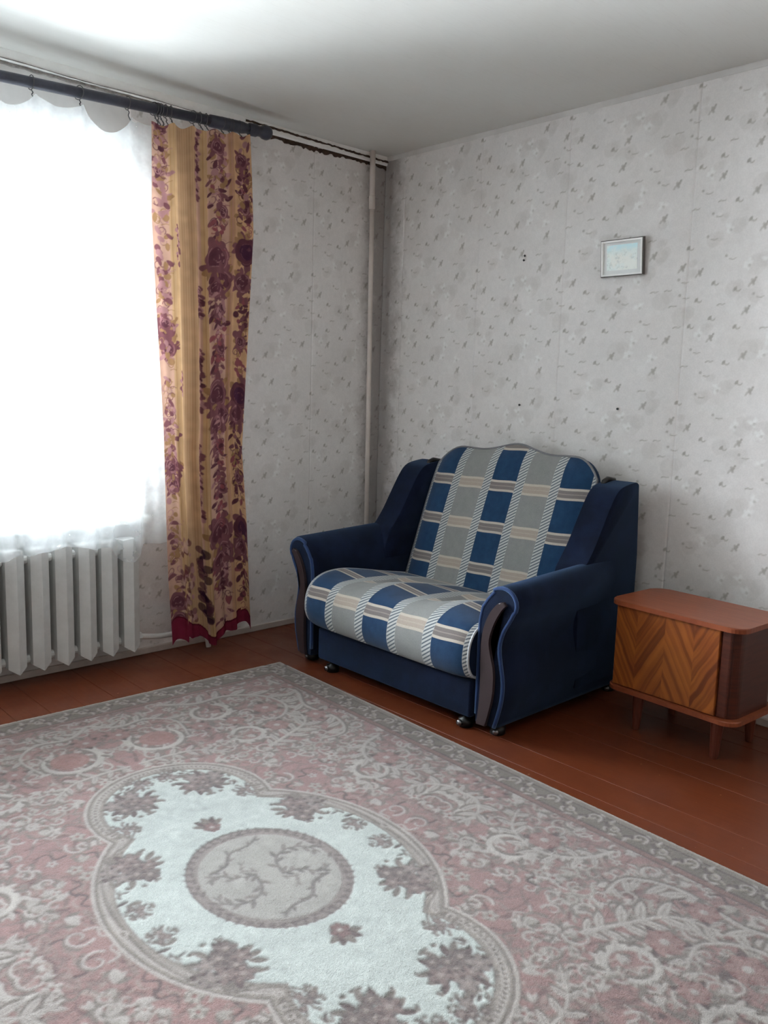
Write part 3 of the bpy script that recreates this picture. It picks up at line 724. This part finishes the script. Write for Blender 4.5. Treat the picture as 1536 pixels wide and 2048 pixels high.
# checked upholstery: blue and grey columns, twisted-rope stripes, beige cross bands
t = NT('checked_upholstery'); uv = t.n('ShaderNodeUVMap', 0); u, v_, _z = t.xyz(uv)
wob = t.ma('MULTIPLY', t.ma('SUBTRACT', t.noise(9, 2, .5, t.objc()), .5), .05)
fu = t.ma('FRACT', u); colp = t.ma('MODULO', t.ma('FLOOR', u), 2.)
v2 = t.ma('ADD', v_, t.ma('MULTIPLY', t.ma('SINE', t.ma('MULTIPLY', u, 2*PI)), .010))
fv = t.ma('FRACT', t.ma('ADD', v2, 10.))
blue = t.mix(t.noise(30, 3, .6, t.objc()), lin((22, 50, 84)), lin((38, 76, 114)))
grey = t.mix(t.noise(30, 3, .6, t.objc()), lin((140, 142, 142)), lin((158, 159, 157)))
base = t.mix(colp, blue, grey)
bandc = t.mix(colp, lin((134, 126, 124)), lin((184, 170, 158)))
inb = t.ramp(fv, .262, .276, 1., 0.)
c = t.mix(inb, base, bandc)
ed = t.ma('MAXIMUM', t.ramp(t.ma('ABSOLUTE', t.ma('SUBTRACT', fv, .028)), .020, .032, 1., 0.), t.ramp(t.ma('ABSOLUTE', t.ma('SUBTRACT', fv, .245)), .020, .032, 1., 0.))
c = t.mix(ed, c, lin((206, 196, 184)))
mid = t.ramp(t.ma('ABSOLUTE', t.ma('SUBTRACT', fv, .137)), .006, .014, .35, 0.); c = t.mix(mid, c, lin((206, 196, 184)))
de = t.ma('ABSOLUTE', t.ma('SUBTRACT', fu, .5))
rope = t.ramp(de, .372, .385)
du = t.ma('SUBTRACT', t.ma('FRACT', t.ma('ADD', u, .5)), .5)
tw = t.ma('FRACT', t.ma('ADD', t.ma('MULTIPLY', v2, 13.), t.ma('MULTIPLY', du, -9.0)))
rc = t.mix(t.ramp(t.ma('ABSOLUTE', t.ma('SUBTRACT', tw, .5)), .16, .26), lin((104, 112, 122)), lin((206, 208, 206)))
rc = t.mix(t.ramp(de, .395, .385, 0., .5), rc, lin((196, 196, 192)))
c = t.mix(rope, c, rc)
wv = t.noise(420, 2, .6, t.objc()); f = t.ramp(wv, .2, .8, .70, .92); c = t.mix(1., c, t.comb(f, f, f), 'MULTIPLY')
M_plaid = t.fin(c, .85, .15, t.bump(t.ma('ADD', wv, t.ma('MULTIPLY', rope, .4)), .3, .004), **{'Sheen Weight': .15})
M_pip = plain('silver_piping', (176, 178, 182), .35, .5, var=.1, scale=60)

# seat cushion
yl, yr = -.618, -1.586
path = spline([(-.90, .196), (-.945, .198), (-.985, .216), (-1.008, .262), (-1.010, .312), (-.998, .362), (-.968, .402), (-.92, .424), (-.85, .432), (-.75, .430), (-.62, .414), (-.48, .388), (-.33, .36)], 7)
path = np.array(path); cum = np.r_[0, np.cumsum(np.hypot(*np.diff(path, axis=0).T))]
nt = 121; ns = len(path)
V = np.zeros((ns, nt, 3)); UV = np.zeros((ns, nt, 2))
cen = np.array([-.75, .30])
for i in range(ns):
    for j in range(nt):
        tt = j/(nt-1); x, z = path[i]
        edgef = 1-(abs(2*tt-1))**14*.10
        x_ = cen[0]+(x-cen[0])*edgef if x < cen[0] else x; z_ = cen[1]+(z-cen[1])*edgef
        y = yl+(yr-yl)*tt
        if z > .38 or x > -.9:
            wtop = min(max((x+1.0)/.1, 0), 1)
            for ct in (.3, .7):
                dx_, dy_ = (x+.70)/.10, (tt-ct)/.065
                z_ -= .040*math.exp(-dx_*dx_-dy_*dy_)
            z_ += wtop*.012*math.sin(PI*tt*5-PI/2+PI)*math.exp(-((x+.8)/.16)**2)
        V[i, j] = (x_, y, z_)
        UV[i, j] = (.02+4.96*tt, (cum[i]-.221)/.21)
me = grid_mesh('seat_cushion', V-np.array(S0), nt, ns, uv=UV); me.materials.append(M_plaid)
seat = link('seat_cushion', me, None, sofa)
for j, yy in ((0, yl), (nt-1, yr)):
    b = NB(); P = [tuple(V[i, j]) for i in range(ns)]+[(-.33, yy, .2)]
    prism(b, [(p[0], p[2]) for p in P], 'y', yy, yy+(.02 if j == 0 else -.004) if False else yy+(-.004 if j == 0 else .004))
    spart('cushion_side', b, M_navy, parent=seat)
    b = NB(); tube(b, [Vector(V[i, j]) for i in range(0, ns, 2)], .005, 6); spart('piping', b, M_pip, True, seat)
b = NB(); tube(b, [Vector(V[4, j])+Vector((-.004, 0, -.004)) for j in range(0, nt, 4)], .0045, 6); spart('piping', b, M_pip, True, seat)
b = NB(); box(b, -.93, -.30, yr+.006, yl-.006, .203, .31); spart('cushion_core', b, M_navy, parent=seat)

# back cushion, arched top with a centre hump
nt, ns = 121, 90
def btop(tt):
    a = abs(2*tt-1)
    z = .992+.034*math.exp(-((tt-.5)/.12)**2)-.004*math.exp(-((a-.45)/.13)**2)
    if a > .70: z -= .085*((a-.70)/.30)**2.2
    return z
Fv = np.zeros((ns, nt, 3)); Bv = np.zeros((ns, nt, 3)); UV = np.zeros((ns, nt, 2))
for j in range(nt):
    tt = j/(nt-1); zt = btop(tt); zb = .335
    for i in range(ns):
        s_ = i/(ns-1); z = zb+(zt-zb)*s_
        h = z-zb
        fx = -.375+.235*h/.66
        e1 = 1-abs(2*tt-1)**10; e2 = 1-max(0, (s_-.86)/.14)**2.5
        puff = .030*(e1*e2)+.012*math.sin(PI*s_)*e1
        fx_f = fx-puff; thick = .012+.10*max(e1*e2, 0)**.5
        y = yl-.012+(yr-yl+.024)*tt; y -= (tt-.5)*-.03*(s_**6)
        Fv[i, j] = (fx_f, y, z); Bv[i, j] = (fx_f+thick, y, z-.004)
        UV[i, j] = (.02+4.96*tt, (h-.130)/.186+.137)
me = grid_mesh('back_cushion', Fv-np.array(S0), nt, ns, uv=UV); me.materials.append(M_plaid)
back = link('back_cushion', me, None, sofa)
me = grid_mesh('cushion_rear', (Bv-np.array(S0))[:, ::-1], nt, ns); me.materials.append(M_navy); link('cushion_rear', me, None, back)
loop = [(Fv[i, 0], Bv[i, 0]) for i in range(ns)]+[(Fv[-1, j], Bv[-1, j]) for j in range(nt)]+[(Fv[i, -1], Bv[i, -1]) for i in range(ns-1, -1, -1)]
b = NB(); prev = None
for f_, k_ in loop:
    cur_ = (b.verts.new(f_), b.verts.new(k_))
    if prev: b.faces.new((prev[0], cur_[0], cur_[1], prev[1]))
    prev = cur_
spart('cushion_edge', b, plain('grey_edge_cloth', (104, 104, 108), .9, .1), True, back)
b = NB(); tube(b, [Vector(q[0]) for q in loop[::3]], .0055, 6); spart('piping', b, plain('grey_piping', (120, 120, 124), .6, .3), True, back)

# arms (front profile: outward offset o, height z), lofted towards the wall
prof = spline([(0, .045), (0, .16), (0, .28), (0, .40), (.004, .45), (.020, .508), (.062, .558), (.115, .580), (.162, .566), (.182, .524), (.160, .466), (.128, .410), (.114, .350), (.124, .285), (.136, .228), (.136, .170), (.126, .115), (.106, .045)], 3)
trim_r = [(.139, .514), (.120, .492), (.092, .442), (.075, .392), (.072, .358), (.084, .31), (.096, .27), (.100, .22), (.095, .15), (.070, .047)]
trim_l = [(.028, .045), (.037, .10), (.040, .17), (.040, .235), (.037, .30), (.037, .36), (.046, .42), (.071, .477), (.105, .517), (.128, .526)]
def tri_outline(grow):
    P = [tuple(q) for q in spline(trim_r, 4)]+[tuple(q) for q in spline(trim_l, 4)]
    n = len(P); out = []
    for i in range(n):
        a = np.array(P[i-1]); c_ = np.array(P[(i+1) % n]); d_ = c_-a; d_ /= max(np.hypot(*d_), 1e-6); nrm = np.array([d_[1], -d_[0]])
        out.append(tuple(np.array(P[i])-nrm*grow*-1 if False else np.array(P[i])+nrm*grow))
    return out
def area(P): return sum(P[i][0]*P[(i+1) % len(P)][1]-P[(i+1) % len(P)][0]*P[i][1] for i in range(len(P)))/2
XF, XB = -.940, -.075
def arm(side):
    y0 = -1.586 if side > 0 else -.614; sg = -1 if side > 0 else 1       # outward direction in y
    Y = lambda o: y0+sg*o
    st = [XF, XF+.02, -.85, -.75, -.65, -.55, -.47, -.40, -.32, -.22, XB]
    b = NB(); rings = []
    for k, x in enumerate(st):
        tq = (x-XF)/(-.45-XF); tq = min(max(tq, 0), 1)
        wing = min(max((x+.50)/.25, 0), 1)
        R_ = []
        for (o, z) in prof:
            lift = .022*tq*max(0, (z-.30)/.28)
            o2 = o
            if o > .128: o2 = .128+(o-.128)*(1-wing)
            ins = .010 if k == 0 else 0.
            oc, zc = .075, .33
            o3 = o2+(-ins if o2 > oc else ins)*(1 if k == 0 else 0); z3 = z+lift-(ins if (k == 0 and z > .5) else 0)
            R_.append(b.verts.new((x, Y(o3), z3)))
        rings.append(R_)
    n = len(prof)
    for k in range(len(st)-1):
        for i in range(n):
            b.faces.new((rings[k][i], rings[k][(i+1) % n], rings[k+1][(i+1) % n], rings[k+1][i]))
    b.faces.new([b.verts.new(v.co) for v in rings[0]]); b.faces.new([b.verts.new(v.co) for v in rings[-1]][::-1])
    welt = [Vector(v.co)+Vector((.004, 0, 0)) for v in rings[0]]
    a_o = spart('arm', b, M_navy, True)
    b = NB(); tube(b, welt[1:], .0075, 8); spart('welt', b, M_welt, True, a_o)
    P = tri_outline(.012) if area(tri_outline(.012)) > area(tri_outline(0)) else tri_outline(-.012)
    b = NB(); prism(b, [(Y(p[0]), p[1]) for p in P], 'x', XF+.004, XF-.006); spart('trim_backing', b, M_dark, parent=a_o)
    b = NB(); Av, Bv_, _ = prism(b, [(Y(p[0]), p[1]) for p in tri_outline(0)], 'x', XF-.006, XF-.020)
    bevel_caps(b, Bv_, .004, 2); spart('front_trim', b, M_lacq, parent=a_o)
    # wing rising beside the back cushion
    W = [(-.50, .50), (-.475, .575), (-.44, .615), (-.395, .675), (-.34, .765), (-.295, .835), (-.262, .873), (-.225, .893), (-.16, .905), (-.118, .908), (-.100, .895), (-.078, .60), (-.075, .10), (-.48, .10)]
    W = [tuple(q) for q in spline(W[:11], 3)]+W[11:]
    b = NB(); Av, Bv_, _ = prism(b, W, 'y', Y(.002), Y(.131)); bevel_caps(b, Av+Bv_, .024, 4)
    spart('wing', b, M_navy, True, a_o)
    # feet of this side
    for fx in (XF+.06, XB-.06):
        fo = spart('castor', tube_bm([(fx, Y(.07), .047), (fx, Y(.07), .036), (fx, Y(.07), .030), (fx, Y(.07), .004), (fx, Y(.07), .0)], [.016, .016, .030, .030, .024]), M_black, True)
        spart('castor_cap', tube_bm([(fx-.018, Y(.078), .016), (fx-.032, Y(.084), .016)], [.012, .010]), M_chrome, True, fo)
def tube_bm(pts, r, seg=14):
    b = NB(); tube(b, pts, r, seg); return b
arm(1); arm(-1)
# plinth, front panel with its own castors, back frame
b = NB(); box(b, -.90, -.09, yr+.004, yl-.004, .06, .2, .004, 1); spart('base_frame', b, M_navy)
b = NB(); box(b, -.955, -.905, -1.580, -.672, .052, .196, .012, 3); dp = spart('front_panel', b, M_navy, True)
for yy in (-.735, -1.53):
    fo = spart('castor', tube_bm([(-.915, yy, .056), (-.915, yy, .036), (-.915, yy, .030), (-.915, yy, .0)], [.014, .014, .030, .028]), M_black, True)
    spart('castor_cap', tube_bm([(-.942, yy+.004, .018), (-.955, yy+.006, .018)], [.013, .010]), M_chrome, True, fo)
b = NB(); box(b, -.155, -.085, yr+.03, yl-.03, .10, .875, .012, 2); spart('back_frame', b, M_navy)
for yy in (-1.606, -.594):
    b = NB(); tube(b, [(-.205, yy, .885), (-.19, yy, .905), (-.165, yy, .913), (-.12, yy, .908), (-.11, yy, .88)], [.008, .012, .013, .012, .008], 10); spart('hinge_bracket', b, M_black, True)

# ------------------------------------------------------------------ bedside cabinet
cab = tag(empty('side_cabinet', (-.338, -2.122, 0), math.radians(-3.3)), 'low orange-brown veneered cabinet on tapered legs beside the armchair', 'cabinet')
def wood(name, c1, c2, sc_=(3, 3, 40), rough=.38):
    t = NT(name); mp = t.n('ShaderNodeMapping', 0, {'Vector': t.objc(), 'Scale': sc_}); n = t.noise(3, 5, .65, mp, dist=.6)
    c = t.mix(t.ramp(n, .3, .7), lin(c1), lin(c2)); return t.fin(c, rough, .4, t.bump(n, .08, .002))
M_top = wood('cabinet_top_veneer', (126, 62, 36), (146, 78, 48), (40, 2.2, 3), .36)
M_body = wood('cabinet_side_veneer', (66, 28, 18), (82, 37, 23), (3, 3, 30))
M_leg = wood('turned_leg_stain', (88, 42, 30), (104, 52, 36), (20, 20, 3))
t = NT('chevron_veneer'); ox, oy, oz = t.xyz(t.objc())
yy = t.ma('ADD', t.ma('MULTIPLY', oy, -1/.231), 1.1255)
tri = t.ma('ABSOLUTE', t.ma('SUBTRACT', t.ma('FRACT', yy), .5))
wobn = t.ma('MULTIPLY', t.ma('SUBTRACT', t.noise(6, 3, .6, t.objc()), .5), .055)
sl = t.ma('ADD', t.ma('SUBTRACT', t.ma('MULTIPLY', tri, .42), oz), wobn)
st_ = t.noise(1., 2, .5, t.comb(t.ma('MULTIPLY', sl, 24.), t.ma('MULTIPLY', t.ma('FLOOR', t.ma('MULTIPLY', yy, 2.)), 3.3), 0.))
c = t.mix(t.ramp(st_, .30, .68), lin((106, 50, 20)), lin((168, 96, 38)))
dkv = t.noise(5, 2, .5, t.comb(t.ma('MULTIPLY', oy, 1.), 0., oz)); c = t.mix(t.ramp(dkv, .4, .7, 0., .35), c, lin((112, 44, 22)))
M_chev = t.fin(c, .34, .42, None)
DW, DD = .535, .335          # along the wall (local y), depth (local x)
b = NB(); Av, Bv_, _ = prism(b, rrect(0, 0, DD, DW, .055, 7), 'z', .482, .500); bevel_caps(b, Bv_, .004, 2); obj('top_board', b, M_top, cab)
b = NB(); Av, Bv_, _ = prism(b, rrect(0, 0, DD-.006, DW-.01, .055, 7), 'z', .152, .168); bevel_caps(b, Bv_, .003, 1); obj('bottom_board', b, M_top, cab)
b = NB(); prism(b, rrect(.006, 0, DD-.050, DW-.052, .045, 7), 'z', .168, .482); obj('body', b, M_body, cab, False)
b = NB(); box(b, -DD/2+.018, -DD/2+.034, -.180, .236, .171, .478, .002, 1); door = obj('door', b, M_chev, cab)
b = NB(); box(b, -DD/2+.022, -DD/2+.034, -.222, -.186, .170, .480, .006, 2); obj('corner_post', b, M_body, cab)
b = NB(); tube(b, [(0, 0, .152), (0, 0, .14), (-.006, 0, .004), (-.006, 0, 0)], [.024, .0235, .0145, .013], 14)
leg_me = bpy.data.meshes.new('leg'); b.to_mesh(leg_me); b.free(); leg_me.materials.append(M_leg)
for lx, ly in ((-.095, -.170), (-.095, .150), (.145, -.170), (.145, .150)):
    o = link('leg', leg_me, None, cab); o.location = (lx, ly, 0); o.rotation_euler = (0, 0, 0 if lx < 0 else PI)

# ------------------------------------------------------------------ small framed picture
pf = tag(empty('picture_frame', (-.004, -1.514, 1.766)), 'small framed pale blue picture hanging on the wallpaper', 'picture')
pf.rotation_euler = (0, -.10, 0); pf.rotation_euler.x = .0
def frame_ring(bm, w_, h, t_, x0, x1):
    for a in ((-w_/2, w_/2, 0, t_), (-w_/2, w_/2, h-t_, h), (-w_/2, -w_/2+t_, t_, h-t_), (w_/2-t_, w_/2, t_, h-t_)): box(bm, x0, x1, a[0], a[1], a[2], a[3])
FW, FH = .202, .152
b = NB(); frame_ring(b, FW, FH, .004, -.016, 0); obj('frame', b, plain('dark_frame_edge', (96, 92, 88), .5, .3), pf)
b = NB()
for a in ((-FW/2+.0035, FW/2-.0035, .0035, .0105), (-FW/2+.0035, FW/2-.0035, FH-.0105, FH-.0035), (-FW/2+.0035, -FW/2+.0105, .0105, FH-.0105), (FW/2-.0105, FW/2-.0035, .0105, FH-.0105)): box(b, -.019, -.006, a[0], a[1], a[2], a[3])
obj('bead', b, plain('white_bead', (252, 252, 251), .4, .4, var=.02), pf)
b = NB(); box(b, -.009, -.003, -FW/2+.0104, FW/2-.0104, .0104, FH-.0104); obj('mount', b, plain('grey_mount_card', (226, 229, 229), .7, .2, var=.03), pf)
t = NT('landscape_print'); ox, oy, oz = t.xyz(t.objc()); n = t.noise(55, 5, .65, t.objc()); n2 = t.noise(22, 3, .6, t.objc())
c = t.mix(t.ramp(oz, .08, .13), lin((240, 244, 238)), lin((206, 240, 246)))
c = t.mix(t.ramp(n2, .42, .62, 0., .8), c, lin((232, 244, 242)))
c = t.mix(t.ma('MULTIPLY', t.ramp(n, .5, .66, 0., .35), t.ramp(oz, .115, .09)), c, lin((150, 162, 158)))
b = NB(); box(b, -.0098, -.0088, -FW/2+.030, FW/2-.026, .026, FH-.022); obj('print', b, t.fin(c, .3, .4), pf)
